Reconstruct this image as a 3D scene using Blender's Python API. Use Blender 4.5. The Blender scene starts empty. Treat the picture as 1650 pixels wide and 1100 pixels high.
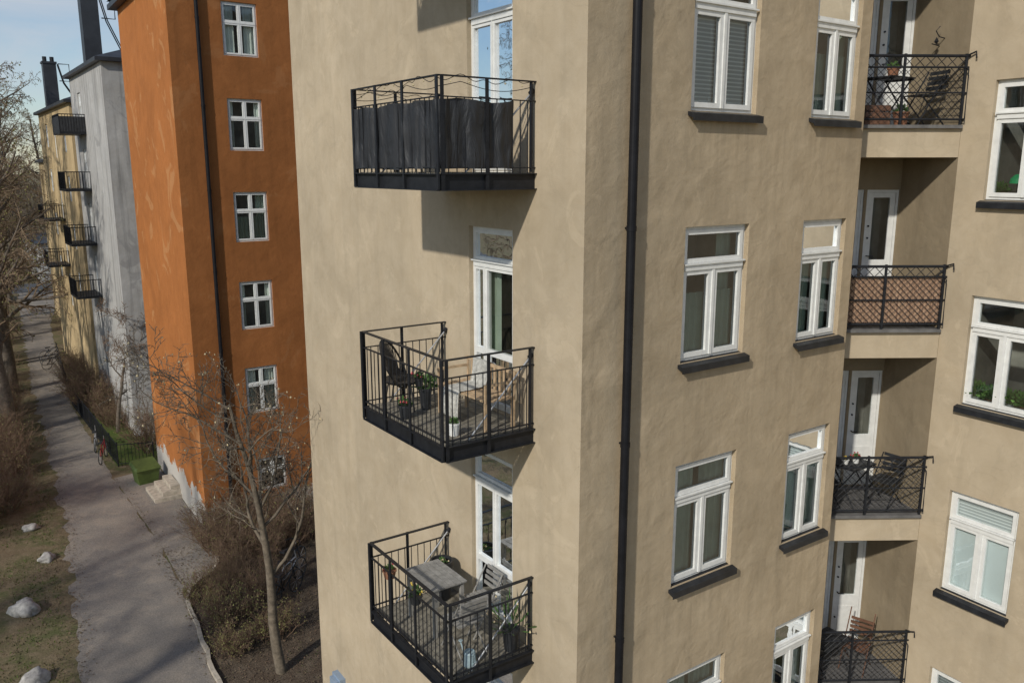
import bpy, math, random
import bmesh
from mathutils import Vector, Matrix, noise
ZO=12.2
S=bpy.context.scene
COL=S.collection
R=random.Random(7)
# ------------------------------------------------------------------ materials
def newmat(name):
    m=bpy.data.materials.new(name);m.use_nodes=True
    nt=m.node_tree;nt.nodes.clear()
    o=nt.nodes.new("ShaderNodeOutputMaterial");b=nt.nodes.new("ShaderNodeBsdfPrincipled")
    nt.links.new(b.outputs[0],o.inputs[0])
    return m,nt,b,o
def c4(c): return (c[0],c[1],c[2],1)
def pos(nt,scale=(1,1,1),obj=False):
    if obj:
        g=nt.nodes.new("ShaderNodeTexCoord");out=g.outputs["Object"]
    else:
        g=nt.nodes.new("ShaderNodeNewGeometry");out=g.outputs["Position"]
    mp=nt.nodes.new("ShaderNodeMapping");mp.inputs["Scale"].default_value=scale
    nt.links.new(out,mp.inputs[0]);return mp.outputs[0]
def nz(nt,vec,scale,detail=4,rough=.55,dist=0):
    n=nt.nodes.new("ShaderNodeTexNoise");n.inputs["Scale"].default_value=scale;n.inputs["Detail"].default_value=detail
    n.inputs["Roughness"].default_value=rough;n.inputs["Distortion"].default_value=dist
    nt.links.new(vec,n.inputs["Vector"]);return n.outputs["Fac"]
def ramp(nt,fac,a,b,ca=(0,0,0),cb=(1,1,1)):
    r=nt.nodes.new("ShaderNodeValToRGB");r.color_ramp.elements[0].position=a;r.color_ramp.elements[1].position=b
    r.color_ramp.elements[0].color=c4(ca);r.color_ramp.elements[1].color=c4(cb)
    nt.links.new(fac,r.inputs[0]);return r.outputs[0]
def mix(nt,fac,a,b,mode='MIX'):
    m=nt.nodes.new("ShaderNodeMix");m.data_type='RGBA';m.blend_type=mode
    for inp,v in ((m.inputs[0],fac),(m.inputs[6],a),(m.inputs[7],b)):
        if isinstance(v,(int,float)): inp.default_value=v
        elif isinstance(v,tuple): inp.default_value=c4(v)
        else: nt.links.new(v,inp)
    return m.outputs[2]
def bump(nt,h,strength,dist,prev=None):
    b=nt.nodes.new("ShaderNodeBump");b.inputs["Strength"].default_value=strength;b.inputs["Distance"].default_value=dist
    nt.links.new(h,b.inputs["Height"])
    if prev: nt.links.new(prev,b.inputs["Normal"])
    return b.outputs[0]
def mul(nt,a,k):
    m=nt.nodes.new("ShaderNodeMath");m.operation='MULTIPLY';m.inputs[1].default_value=k;nt.links.new(a,m.inputs[0]);return m.outputs[0]
def sc(c,k): return tuple(min(1,x*k) for x in c)
def simple(name,col,rough=.6,var=.25,scale=6,metal=0,bmp=0,bs=40,spec=.5,obj=False):
    m,nt,b,o=newmat(name);p=pos(nt,obj=obj)
    f=ramp(nt,nz(nt,p,scale,5),.3,.7)
    c=mix(nt,f,sc(col,1-var),sc(col,1+var));nt.links.new(c,b.inputs["Base Color"])
    b.inputs["Roughness"].default_value=rough;b.inputs["Metallic"].default_value=metal
    b.inputs["Specular IOR Level"].default_value=spec
    if bmp: nt.links.new(bump(nt,nz(nt,p,bs,3),bmp,.01),b.inputs["Normal"])
    return m
def stucco(name,col,und=.5,patch=None,streak=.25,dark=.72,basez=None,basecol=(.5,.47,.42),rough=.92,pk=.35,drips=None):
    m,nt,b,o=newmat(name);p=pos(nt)
    f1=ramp(nt,nz(nt,p,.45,6,.6,.6),.32,.70)
    c=mix(nt,f1,sc(col,.84),sc(col,1.09))
    f2=ramp(nt,nz(nt,p,2.6,7,.68,.5),.36,.64)
    c=mix(nt,f2,c,mix(nt,1.0,c,(.91,.895,.87),'MULTIPLY'))
    ps=pos(nt,(2.6,2.6,.14))
    f3=ramp(nt,nz(nt,ps,1.6,5,.6,.2),.50,.78)
    c=mix(nt,mul(nt,f3,streak),c,sc(col,dark*.75))
    f4=ramp(nt,nz(nt,p,1.1 if not patch else .6,7,.7 if not patch else .6,1.2),.58,.62)
    c=mix(nt,mul(nt,f4,pk if patch else .22),c,patch if patch else sc(col,1.25))
    f6=ramp(nt,nz(nt,p,.8,8,.72,2.0),.56,.60)
    c=mix(nt,mul(nt,f6,.22),c,sc(col,.7))
    f7=ramp(nt,nz(nt,p,.7,3,.5,1.5),.495,.50);f8=ramp(nt,nz(nt,p,.7,3,.5,1.5),.50,.505,(1,1,1),(0,0,0))
    mm=nt.nodes.new("ShaderNodeMath");mm.operation='MULTIPLY';nt.links.new(f7,mm.inputs[0]);nt.links.new(f8,mm.inputs[1])
    c=mix(nt,mul(nt,mm.outputs[0],.16),c,sc(col,.5))
    f5=ramp(nt,nz(nt,p,14,4,.6),.70,.76)
    c=mix(nt,mul(nt,f5,.4),c,sc(col,.45))
    if drips:
        # rain staining that runs down the wall below the sill rows, period = storey height
        z0,per,ln=drips
        sp=nt.nodes.new("ShaderNodeSeparateXYZ");nt.links.new(p,sp.inputs[0])
        a=nt.nodes.new("ShaderNodeMath");a.operation='SUBTRACT';a.inputs[0].default_value=z0+per*20;nt.links.new(sp.outputs[2],a.inputs[1])
        q=nt.nodes.new("ShaderNodeMath");q.operation='MODULO';q.inputs[1].default_value=per;nt.links.new(a.outputs[0],q.inputs[0])
        fz=ramp(nt,mul(nt,q.outputs[0],1/per),0.0,ln/per,(1,1,1),(0,0,0))
        fx=ramp(nt,nz(nt,pos(nt,(6,6,.25)),1.5,4,.6),.45,.7)
        m2=nt.nodes.new("ShaderNodeMath");m2.operation='MULTIPLY';nt.links.new(fz,m2.inputs[0]);nt.links.new(fx,m2.inputs[1])
        c=mix(nt,mul(nt,m2.outputs[0],.35),c,sc(col,.5))
    if basez is not None:
        sp=nt.nodes.new("ShaderNodeSeparateXYZ");nt.links.new(p,sp.inputs[0])
        ad=nt.nodes.new("ShaderNodeMath");ad.operation='MULTIPLY_ADD';ad.inputs[1].default_value=2.4
        nt.links.new(nz(nt,p,1.6,6,.65,.5),ad.inputs[0]);nt.links.new(sp.outputs[2],ad.inputs[2])
        lt=nt.nodes.new("ShaderNodeMath");lt.operation='LESS_THAN';lt.inputs[1].default_value=basez+1.2
        nt.links.new(ad.outputs[0],lt.inputs[0])
        c=mix(nt,lt.outputs[0],c,basecol)
    nt.links.new(c,b.inputs["Base Color"]);b.inputs["Roughness"].default_value=rough
    b.inputs["Specular IOR Level"].default_value=.2
    n=bump(nt,nz(nt,p,1.6,3,.5,.4),und,.07)
    n=bump(nt,nz(nt,p,6,4,.6,.6),und*.8,.02,n)
    n=bump(nt,nz(nt,p,70,3,.6),.4,.004,n)
    nt.links.new(n,b.inputs["Normal"])
    return m
M={}
M['bl']=stucco("beige_render_smooth",(.50,.412,.292),.25,streak=.28)
M['br']=stucco("beige_render_rough",(.46,.368,.25),.55,streak=.4,drips=(.56+ZO,3.095,1.1))
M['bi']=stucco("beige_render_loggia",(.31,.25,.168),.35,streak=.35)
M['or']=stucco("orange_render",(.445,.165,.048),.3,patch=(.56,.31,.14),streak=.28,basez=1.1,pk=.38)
M['orr']=stucco("orange_render_shaded",(.325,.125,.04),.42,patch=(.36,.17,.07),streak=.45,basez=.9)  # darker copy of the orange; weaker sun on this face is in the colour
M['wh']=stucco("grey_white_render",(.47,.462,.445),.3,patch=(.25,.245,.24),streak=.9,dark=.45,pk=.5)  # besides stains, the heavy dark streaks paint tree shadows into the wall colour
M['ye']=stucco("yellow_render",(.56,.425,.24),.3,patch=(.36,.28,.17),streak=.4)
M['white']=simple("white_paint",(.72,.72,.69),.45,.08,9,bmp=.1)
M['black']=simple("black_steel",(.014,.015,.018),.5,.3,12,bmp=.15,spec=.3)
M['pipe']=simple("black_pipe_paint",(.010,.010,.012),.55,.3,5,spec=.2)
M['sill']=simple("dark_sheet_metal",(.022,.024,.028),.45,.35,7,metal=.2,spec=.4)
M['roof']=simple("dark_roof_sheet",(.03,.032,.037),.5,.3,2)
M['room']=simple("dim_room",(.26,.245,.22),.9,.5,1.6)
M['curt']=simple("curtain_cloth",(.62,.64,.58),.9,.12,3)
M['curtg']=simple("green_curtain_cloth",(.37,.43,.35),.9,.15,3)
M['frost']=simple("pale_roller_cloth",(.60,.65,.67),.9,.06,2)
M['deckw']=simple("weathered_decking",(.21,.19,.15),.8,.4,9,bmp=.4)
M['concrete']=simple("balcony_concrete",(.13,.125,.12),.9,.3,6,bmp=.3)
M['wood']=simple("light_wood",(.46,.33,.20),.6,.3,14,bmp=.2)
M['woodg']=simple("grey_wood",(.25,.24,.22),.75,.3,12,bmp=.3)
M['woodr']=simple("brown_wood",(.15,.075,.045),.55,.3,12)
M['ratt']=simple("rattan",(.03,.026,.022),.6,.3,20)
M['throw']=simple("white_throw",(.43,.42,.38),.95,.35,22,bmp=.5)
M['leaf']=simple("plant_leaf",(.06,.12,.03),.6,.5,30)
M['leafi']=simple("indoor_leaf",(.13,.26,.06),.6,.5,30)
M['red']=simple("red_petals",(.40,.03,.04),.6,.2,30)
M['yel']=simple("yellow_petals",(.6,.42,.05),.6,.2,30)
M['pot']=simple("dark_pot",(.025,.027,.03),.5,.3,8)
M['terra']=simple("clay_pot",(.24,.11,.06),.8,.3,8)
M['green']=simple("green_plastic",(.08,.12,.028),.6,.25,4)
M['greenlamp']=simple("green_lamp_glass",(.02,.6,.22),.25,.1,4)
M['stone']=simple("granite",(.38,.36,.33),.9,.35,9,bmp=.8,bs=12)
M['steps']=simple("step_stone",(.42,.365,.29),.9,.3,6,bmp=.5)
M['bark']=simple("bark",(.13,.105,.08),.95,.4,9,bmp=.8,bs=25)
M['twig']=simple("twig_bark",(.19,.135,.085),.95,.4,3)
M['twigr']=simple("shrub_twig",(.17,.11,.07),.95,.4,3)
M['mag']=simple("grey_brown_bark",(.155,.125,.09),.95,.4,9,bmp=.6)
M['blos']=simple("pale_blossom",(.52,.43,.26),.8,.3,9)
M['bud']=simple("spring_bud",(.19,.18,.06),.8,.4,3)
M['bluebox']=simple("blue_grey_plastic",(.24,.31,.40),.5,.15,5)
M['can']=simple("pale_blue_can",(.28,.36,.38),.5,.15,8)
M['steel']=simple("galvanised_rod",(.45,.45,.45),.45,.15,8,metal=.5)
M['redp']=simple("red_bike_paint",(.3,.03,.03),.4,.15,8)
M['bulb']=simple("lamp_bulb",(.5,.42,.25),.3,.15,8)
M['wood_far']=simple("far_twigs",(.12,.095,.07),1,.5,.08)
def blindmat():
    m,nt,b,o=newmat("venetian_blind");p=pos(nt)
    sp=nt.nodes.new("ShaderNodeSeparateXYZ");nt.links.new(p,sp.inputs[0])
    s=nt.nodes.new("ShaderNodeMath");s.operation='SINE';nt.links.new(mul(nt,sp.outputs[2],2*math.pi/.05),s.inputs[0])
    f=ramp(nt,s.outputs[0],0.0,.9)
    nt.links.new(mix(nt,f,(.42,.44,.46),(.76,.78,.78)),b.inputs["Base Color"]);b.inputs["Roughness"].default_value=.6
    return m
M['blind']=blindmat()
def glassmat():
    m,nt,b,o=newmat("window_glass");nt.nodes.remove(b)
    t=nt.nodes.new("ShaderNodeBsdfTransparent");t.inputs[0].default_value=(.86,.91,.89,1)
    g=nt.nodes.new("ShaderNodeBsdfGlossy");g.inputs["Roughness"].default_value=.015;g.inputs[0].default_value=(.92,.96,1,1)
    fr=nt.nodes.new("ShaderNodeFresnel");fr.inputs[0].default_value=1.5
    p=pos(nt);n=bump(nt,nz(nt,p,2.5,2),.10,.02)
    nt.links.new(n,g.inputs["Normal"])
    ad=nt.nodes.new("ShaderNodeMath");ad.operation='MULTIPLY_ADD';ad.inputs[1].default_value=1.1;ad.inputs[2].default_value=.04;ad.use_clamp=True
    nt.links.new(fr.outputs[0],ad.inputs[0])
    mx=nt.nodes.new("ShaderNodeMixShader");nt.links.new(ad.outputs[0],mx.inputs[0]);nt.links.new(t.outputs[0],mx.inputs[1]);nt.links.new(g.outputs[0],mx.inputs[2])
    nt.links.new(mx.outputs[0],o.inputs[0]);return m
M['glass']=glassmat()
def fabricmat():
    m,nt,b,o=newmat("black_screen_fabric");p=pos(nt)
    f=ramp(nt,nz(nt,p,2.5,5,.6),.3,.7)
    nt.links.new(mix(nt,f,(.013,.014,.016),(.027,.028,.031)),b.inputs["Base Color"]);b.inputs["Roughness"].default_value=.6
    n=bump(nt,nz(nt,pos(nt,(1,1,.3)),6,3,.5,1.8),.8,.04)
    nt.links.new(bump(nt,nz(nt,p,150,2),.2,.002,n),b.inputs["Normal"]);return m
M['fabric']=fabricmat()
def reedmat():
    m,nt,b,o=newmat("reed_screen");p=pos(nt,(60,60,2.5))
    f=ramp(nt,nz(nt,p,1,5,.7),.3,.7)
    nt.links.new(mix(nt,f,(.17,.085,.05),(.50,.33,.21)),b.inputs["Base Color"]);b.inputs["Roughness"].default_value=.8
    nt.links.new(bump(nt,nz(nt,p,1,3),.6,.01),b.inputs["Normal"]);return m
M['reed']=reedmat()
def groundmat(name,cols,scales=(.25,1.4,18),b1=.6,thr=(.4,.6),bd=.06):
    m,nt,b,o=newmat(name);p=pos(nt)
    f=ramp(nt,nz(nt,p,scales[0],6,.6,.4),*thr)
    c=mix(nt,f,cols[0],cols[1])
    f=ramp(nt,nz(nt,p,scales[1],7,.7,.3),.45,.62);c=mix(nt,f,c,cols[2])
    f=ramp(nt,nz(nt,p,scales[2],5,.7),.3,.75,(.62,.62,.62),(1.25,1.25,1.25));c=mix(nt,1.0,c,f,'MULTIPLY')
    nt.links.new(c,b.inputs["Base Color"]);b.inputs["Roughness"].default_value=.95;b.inputs["Specular IOR Level"].default_value=.15
    n=bump(nt,nz(nt,p,scales[2],5,.7),b1,bd);n=bump(nt,nz(nt,p,90,3,.7),.6,.012,n)
    nt.links.new(n,b.inputs["Normal"]);return m
M['ground']=groundmat("dry_grass_ground",((.20,.15,.092),(.125,.13,.055),(.24,.185,.115)),(.7,2.4,18))
M['path']=groundmat("worn_gravel_asphalt",((.30,.265,.225),(.24,.215,.19),(.33,.285,.235)),(.5,1.6,26),.35,bd=.03)
M['soil']=groundmat("garden_soil",((.13,.095,.067),(.088,.068,.05),(.18,.14,.10)),(.5,3,22),.9)
M['lawn']=groundmat("spring_lawn",((.09,.14,.03),(.12,.17,.04),(.14,.15,.055)),(.5,3,30),.8)
M['road']=groundmat("street_asphalt",((.10,.105,.115),(.12,.125,.135),(.09,.095,.1)),(.1,1,20),.2)
# ------------------------------------------------------------------ mesh builder
class MB:
    def __init__(s): s.v=[];s.f=[];s.m=[];s.mats=[]
    def mi(s,k):
        if k not in s.mats: s.mats.append(k)
        return s.mats.index(k)
    def face(s,pts,k):
        n=len(s.v);s.v.extend([tuple(p) for p in pts]);s.f.append(tuple(range(n,n+len(pts))));s.m.append(s.mi(k))
    def hexa(s,p,k):
        n=len(s.v);s.v.extend([tuple(q) for q in p])
        for a in ((0,3,2,1),(4,5,6,7),(0,1,5,4),(1,2,6,5),(2,3,7,6),(3,0,4,7)):
            s.f.append(tuple(n+i for i in a));s.m.append(s.mi(k))
    def box(s,F,u0,u1,d0,d1,z0,z1,k):
        s.hexa([F(u0,d0,z0),F(u1,d0,z0),F(u1,d1,z0),F(u0,d1,z0),F(u0,d0,z1),F(u1,d0,z1),F(u1,d1,z1),F(u0,d1,z1)],k)
    def tube(s,pts,rs,n,k,cap=True):
        pts=[Vector(p) for p in pts]
        if isinstance(rs,(int,float)): rs=[rs]*len(pts)
        b=len(s.v);ki=s.mi(k);up=None
        for i,p in enumerate(pts):
            t=(pts[min(i+1,len(pts)-1)]-pts[max(i-1,0)])
            if t.length<1e-9: t=Vector((0,0,1))
            t.normalize()
            if up is None:
                up=Vector((0,0,1)) if abs(t.z)<.9 else Vector((1,0,0))
            a=t.cross(up)
            if a.length<1e-5: a=t.orthogonal()
            a.normalize();c=t.cross(a)
            for j in range(n):
                an=2*math.pi*j/n
                q=p+(a*math.cos(an)+c*math.sin(an))*rs[i];s.v.append((q.x,q.y,q.z))
        for i in range(len(pts)-1):
            for j in range(n):
                s.f.append((b+i*n+j,b+i*n+(j+1)%n,b+(i+1)*n+(j+1)%n,b+(i+1)*n+j));s.m.append(ki)
        if cap and n>3:
            s.f.append(tuple(b+j for j in range(n)));s.m.append(ki)
            e=b+(len(pts)-1)*n;s.f.append(tuple(e+j for j in range(n)));s.m.append(ki)
    def rev(s,F,prof,n,k,cu=0,cd=0,cz=0):
        b=len(s.v);ki=s.mi(k)
        for r,z in prof:
            for j in range(n):
                a=2*math.pi*j/n;s.v.append(tuple(F(cu+r*math.cos(a),cd+r*math.sin(a),cz+z)))
        for i in range(len(prof)-1):
            for j in range(n):
                s.f.append((b+i*n+j,b+i*n+(j+1)%n,b+(i+1)*n+(j+1)%n,b+(i+1)*n+j));s.m.append(ki)
        s.f.append(tuple(b+j for j in range(n)));s.m.append(ki)
        e=b+(len(prof)-1)*n;s.f.append(tuple(e+j for j in range(n)));s.m.append(ki)
    def blob(s,p,r,k,rng=R):
        p=Vector(p);q=[p+Vector(d)*r*(.7+.6*rng.random()) for d in ((1,0,0),(0,1,0),(-1,0,0),(0,-1,0),(0,0,1.3),(0,0,-1))]
        n=len(s.v);s.v.extend([tuple(x) for x in q]);ki=s.mi(k)
        for a in ((0,1,4),(1,2,4),(2,3,4),(3,0,4),(1,0,5),(2,1,5),(3,2,5),(0,3,5)):
            s.f.append(tuple(n+i for i in a));s.m.append(ki)
    def obj(s,name,parent=None,origin=None,smooth=False,fix=True):
        me=bpy.data.meshes.new(name)
        if origin is None:
            origin=WP[parent.name] if parent is not None else Vector((0,0,0))
        o3=Vector(origin)
        me.from_pydata([(x-o3.x,y-o3.y,z-o3.z) for x,y,z in s.v],[],s.f)
        for k in s.mats: me.materials.append(M[k])
        me.polygons.foreach_set("material_index",s.m)
        if fix and len(s.f)<20000:
            bm=bmesh.new();bm.from_mesh(me);bmesh.ops.recalc_face_normals(bm,faces=bm.faces);bm.to_mesh(me);bm.free()
        if smooth: me.polygons.foreach_set("use_smooth",[True]*len(me.polygons))
        me.update()
        ob=bpy.data.objects.new(name,me);COL.objects.link(ob)
        WP[ob.name]=o3.copy()
        if parent is not None:
            ob.parent=parent;ob.location=o3-WP[parent.name]
        else: ob.location=o3
        return ob
WP={}
def empty(name,origin,parent=None):
    ob=bpy.data.objects.new(name,None);ob.empty_display_size=.3;COL.objects.link(ob)
    o3=Vector(origin);WP[ob.name]=o3
    if parent is not None: ob.parent=parent;ob.location=o3-WP[parent.name]
    else: ob.location=o3
    return ob
def tag(ob,label,cat,group=None):
    ob["label"]=label;ob["category"]=cat
    if group: ob["group"]=group
    return ob
def stru(ob): ob["kind"]="structure";return ob
def frame(O,U,sgn=1):
    U=Vector((U[0],U[1])).normalized();N=Vector((U.y,-U.x))*sgn
    def F(u,d,z): return Vector((O[0]+u*U.x+d*N.x,O[1]+u*U.y+d*N.y,z+ZO))
    return F
def G(x,y,z): return Vector((x,y,z))
def local(x,y,z,rot=0):
    c,s=math.cos(rot),math.sin(rot)
    def F(u,d,h): return Vector((x+u*c-d*s,y+u*s+d*c,z+h))
    return F
# ------------------------------------------------------------------ walls & windows
def wallpanel(mb,F,u0,u1,z0,z1,holes,k,reveal=.14,room=True,depth=1.3):
    us=sorted({u0,u1,*[h[0] for h in holes],*[h[1] for h in holes]})
    zs=sorted({z0,z1,*[h[2] for h in holes],*[h[3] for h in holes]})
    for i in range(len(us)-1):
        for j in range(len(zs)-1):
            a,b,c,d=us[i],us[i+1],zs[j],zs[j+1];cu=(a+b)/2;cz=(c+d)/2
            if any(h[0]<cu<h[1] and h[2]<cz<h[3] for h in holes): continue
            mb.face([F(a,0,c),F(b,0,c),F(b,0,d),F(a,0,d)],k)
    for (a,b,c,d) in holes:
        for e0,e1,kk in ((0,-reveal,k),)+(((-reveal,-depth,'room'),) if room else ()):
            mb.face([F(a,e0,c),F(a,e1,c),F(a,e1,d),F(a,e0,d)],kk)
            mb.face([F(b,e0,c),F(b,e1,c),F(b,e1,d),F(b,e0,d)],kk)
            mb.face([F(a,e0,c),F(b,e0,c),F(b,e1,c),F(a,e1,c)],kk)
            mb.face([F(a,e0,d),F(b,e0,d),F(b,e1,d),F(a,e1,d)],kk)
        if room: mb.face([F(a,-depth,c),F(b,-depth,c),F(b,-depth,d),F(a,-depth,d)],'room')
def sash(fm,gm,F,a,b,c,d,w=.055,dd=(-.125,-.055),bars=()):
    fm.box(F,a,b,dd[0],dd[1],c,c+w,'white');fm.box(F,a,b,dd[0],dd[1],d-w,d,'white')
    fm.box(F,a,a+w,dd[0]+.001,dd[1]-.001,c+w,d-w,'white');fm.box(F,b-w,b,dd[0]+.001,dd[1]-.001,c+w,d-w,'white')
    for t,v in bars:
        if t=='z': fm.box(F,a+w,b-w,dd[0]+.01,dd[1]-.006,v-.018,v+.018,'white')
        else: fm.box(F,v-.018,v+.018,dd[0]+.012,dd[1]-.008,c+w,d-w,'white')
    gd=(dd[0]+dd[1])/2
    gm.face([F(a+w,gd,c+w),F(b-w,gd,c+w),F(b-w,gd,d-w),F(a+w,gd,d-w)],'glass')
def curtain(cm,F,a,b,c,d,dist,k,seed):
    rr=random.Random(seed);n=max(6,int((b-a)/.025));ph=rr.random()*6;fr=rr.uniform(40,60)
    pr=None
    for i in range(n+1):
        u=a+(b-a)*i/n;o=.022*math.sin(u*fr+ph)+.01*math.sin(u*fr*.43+ph*2)
        if pr: cm.face([F(pr[0],dist+pr[1],c),F(u,dist+o,c),F(u,dist+o,d),F(pr[0],dist+pr[1],d)],k)
        pr=(u,o)
def window(F,a,b,c,d,parent,style='curtain',seed=0,tr=.70,sillw=True,cross=False):
    W=empty("window",F((a+b)/2,0,c),parent)
    fm,gm,cm,sm=MB(),MB(),MB(),MB()
    w=.05
    fm.box(F,a,b,-.135,-.075,c,c+w,'white');fm.box(F,a,b,-.135,-.075,d-w,d,'white')
    fm.box(F,a,a+w,-.134,-.074,c+w,d-w,'white');fm.box(F,b-w,b,-.134,-.074,c+w,d-w,'white')
    mu=(a+b)/2;zt=c+(d-c)*tr
    if cross:
        for p,q in ((a+w,mu-.012),(mu+.012,b-w)):
            sash(fm,gm,F,p,q,c+w,zt-.02,.05);sash(fm,gm,F,p,q,zt+.02,d-w,.05)
        fm.box(F,a+w,b-w,-.13,-.045,zt-.02,zt+.02,'white');fm.box(F,mu-.012,mu+.012,-.13,-.05,c+w,d-w,'white')
    else:
        fm.box(F,a+w,b-w,-.134,-.035,zt-.035,zt+.035,'white')
        fm.box(F,a+w-.02,b-w+.02,-.05,-.012,zt+.035,zt+.055,'white')
        sash(fm,gm,F,a+w,b-w,zt+.056,d-w,.055)
        sash(fm,gm,F,a+w,mu-.022,c+w,zt-.035,.06);sash(fm,gm,F,mu+.022,b-w,c+w,zt-.035,.06)
        fm.box(F,mu-.022,mu+.022,-.13,-.04,c+w,zt-.035,'white')
    fm.obj("frame",W);gm.obj("glass",W)
    if sillw:
        e=.045
        sm.hexa([F(a-e,-.07,c-.03),F(b+e,-.07,c-.03),F(b+e,.085,c-.085),F(a-e,.085,c-.085),
                 F(a-e,-.07,c+.012),F(b+e,-.07,c+.012),F(b+e,.085,c-.03),F(a-e,.085,c-.03)],'sill')
        sm.box(F,a-e,b+e,.085,.092,c-.115,c-.028,'sill')
        sm.obj("sill",W)
    wd=b-a
    if style=='blind':
        cm.face([F(a+.06,-.15,c+.02),F(b-.06,-.15,c+.02),F(b-.06,-.15,zt),F(a+.06,-.15,zt)],'blind')
    elif style=='frost':
        for p,q in ((a+.06,mu-.01),(mu+.01,b-.06)): cm.face([F(p,-.142,c+.02),F(q,-.142,c+.02),F(q,-.142,zt),F(p,-.142,zt)],'frost')
        cm.face([F(a+.06,-.15,zt+.02),F(b-.06,-.15,zt+.02),F(b-.06,-.15,d-.02),F(a+.06,-.15,d-.02)],'blind')
    elif style=='curtain':
        curtain(cm,F,a+.05,a+wd*.36,c+.03,d-.03,-.19,'curt',seed);curtain(cm,F,b-wd*.36,b-.05,c+.03,d-.03,-.19,'curt',seed+1)
    elif style=='side':
        curtain(cm,F,a+.05,a+wd*.2,c+.03,d-.03,-.19,'curt',seed);curtain(cm,F,b-wd*.2,b-.05,c+.03,d-.03,-.19,'curt',seed+1)
    elif style=='green':
        curtain(cm,F,a+.05,a+wd*.46,c+.03,d-.03,-.19,'curtg',seed);curtain(cm,F,b-wd*.44,b-.05,c+.03,d-.03,-.19,'curtg',seed+1)
    elif style=='half':
        curtain(cm,F,a+.05,b-.05,c+.03,c+(d-c)*.5,-.185,'curtg',seed);curtain(cm,F,b-wd*.3,b-.05,c+.03,d-.03,-.25,'curtg',seed+1)
    if cm.f: cm.obj("blind" if 'blind' in style or style=='frost' else "curtain",W)
    return W
def balcony_door(F,a,b,c,d,parent,single=False,seed=0):
    W=empty("balcony_door",F((a+b)/2,0,c),parent)
    fm,gm,cm=MB(),MB(),MB();w=.045;zt=d-.50;mu=(a+b)/2
    fm.box(F,a,b,-.135,-.07,c,c+w,'white');fm.box(F,a,b,-.135,-.07,d-w,d,'white')
    fm.box(F,a,a+w,-.134,-.069,c+w,d-w,'white');fm.box(F,b-w,b,-.134,-.069,c+w,d-w,'white')
    fm.box(F,a+w,b-w,-.134,-.04,zt-.035,zt+.035,'white');fm.box(F,a+w-.02,b-w+.02,-.05,-.012,zt+.035,zt+.055,'white')
    sash(fm,gm,F,a+w,b-w,zt+.056,d-w,.045)
    zm=c+.75
    if single:
        mu=a+(b-a)*.70
    for p,q in ((a+w,mu-.008),(mu+.008,b-w)):
        sash(fm,gm,F,p,q,c+w,zm,.042);sash(fm,gm,F,p,q,zm,zt-.035,.042)
    fm.box(F,mu-.008,mu+.008,-.13,-.045,c+w,zt-.035,'white')
    fm.obj("frame",W);gm.obj("glass",W)
    curtain(cm,F,b-.46,b-.06,c+.03,zt,-.2,'curtg',seed+2)
    if not single: curtain(cm,F,a+.06,a+.30,c+.03,zt,-.24,'curtg',seed)
    cm.obj("curtain",W)
    return W
def pipe(F,u,z0,z1,parent,r=.055,d=.11):
    mb=MB();mb.tube([F(u,d,z0),F(u,d,z1)],r,16,'pipe',False)
    z=z0+1.1
    while z<z1:
        mb.tube([F(u,d,z),F(u,d,z+.06)],r*1.12,16,'pipe')
        mb.box(F,u-.012,u+.012,0,d,z+.02,z+.04,'pipe');z+=2.6
    return mb.obj("drainpipe",parent,smooth=False)
# ------------------------------------------------------------------ beige building
P=(5.18,0.0);A=(5.18,.557);Q=(6.84,-.55)
FLw=frame((0,0),(0,1),-1);FR=frame((0,0),(1,0));FQ=frame(Q,(-.05,-1));FP=frame(A,(Q[0]-A[0],Q[1]-A[1]))
TOP=6.9;BOT=-12.3
B=tag(empty("apartment_building",(0,0,0)),"tall beige rendered apartment building with stacked black balconies","building")
wm=MB()
doors=[(1.39,2.42,3.0,5.45),(1.39,2.42,-.06,2.34),(1.39,2.42,-3.19,-.75),(1.39,2.42,-6.28,-3.84),(1.39,2.42,-9.37,-6.93)]
wallpanel(wm,FLw,0,8.62,BOT,TOP,doors,'bl')
rows=[.68,-2.42,-5.51,-8.60]
rh=[(1.62,2.81,z,z+1.72) for z in rows]+[(3.95,4.95,z,z+1.72) for z in rows]
wallpanel(wm,FR,0,P[0],BOT,TOP,rh,'br',depth=.9)
qrows=[-.45,-3.57,-6.68,-9.78]
qa,qb=.44,1.50
qh=[(qa,qb,z,z+1.7) for z in qrows]
wallpanel(wm,FQ,0,6.5,BOT,TOP,qh,'bl')
pts=[FLw(8.62,0,0),Vector((13.5,8.62,0)),Vector((13.5,-6.9,0)),FQ(6.5,0,0)]
for i in range(3):
    a,b=pts[i],pts[i+1]
    wm.face([(a.x,a.y,0),(b.x,b.y,0),(b.x,b.y,TOP+ZO),(a.x,a.y,TOP+ZO)],'bl')
rp=[(0,0),(0,8.62),(13.5,8.62),(13.5,-6.9),(FQ(6.5,0,0).x,FQ(6.5,0,0).y),Q,A,P]
wm.face([(x,y,TOP+ZO) for x,y in rp],'roof')
LU=math.hypot(Q[0]-A[0],Q[1]-A[1]);LD=1.25;BU=LU-.22
lf=[.62,-2.47,-5.56,-8.65]
ldoors=[(1.22,BU-.015,z+.03,z+2.13) for z in lf]
lside=[(.62,1.17,z+.03,z+2.13) for z in lf]
FB=lambda u,d,z: FP(u,d-LD,z)
wallpanel(wm,FB,0,BU,BOT,TOP,ldoors+lside,'bi',reveal=.08,depth=.6)
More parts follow.
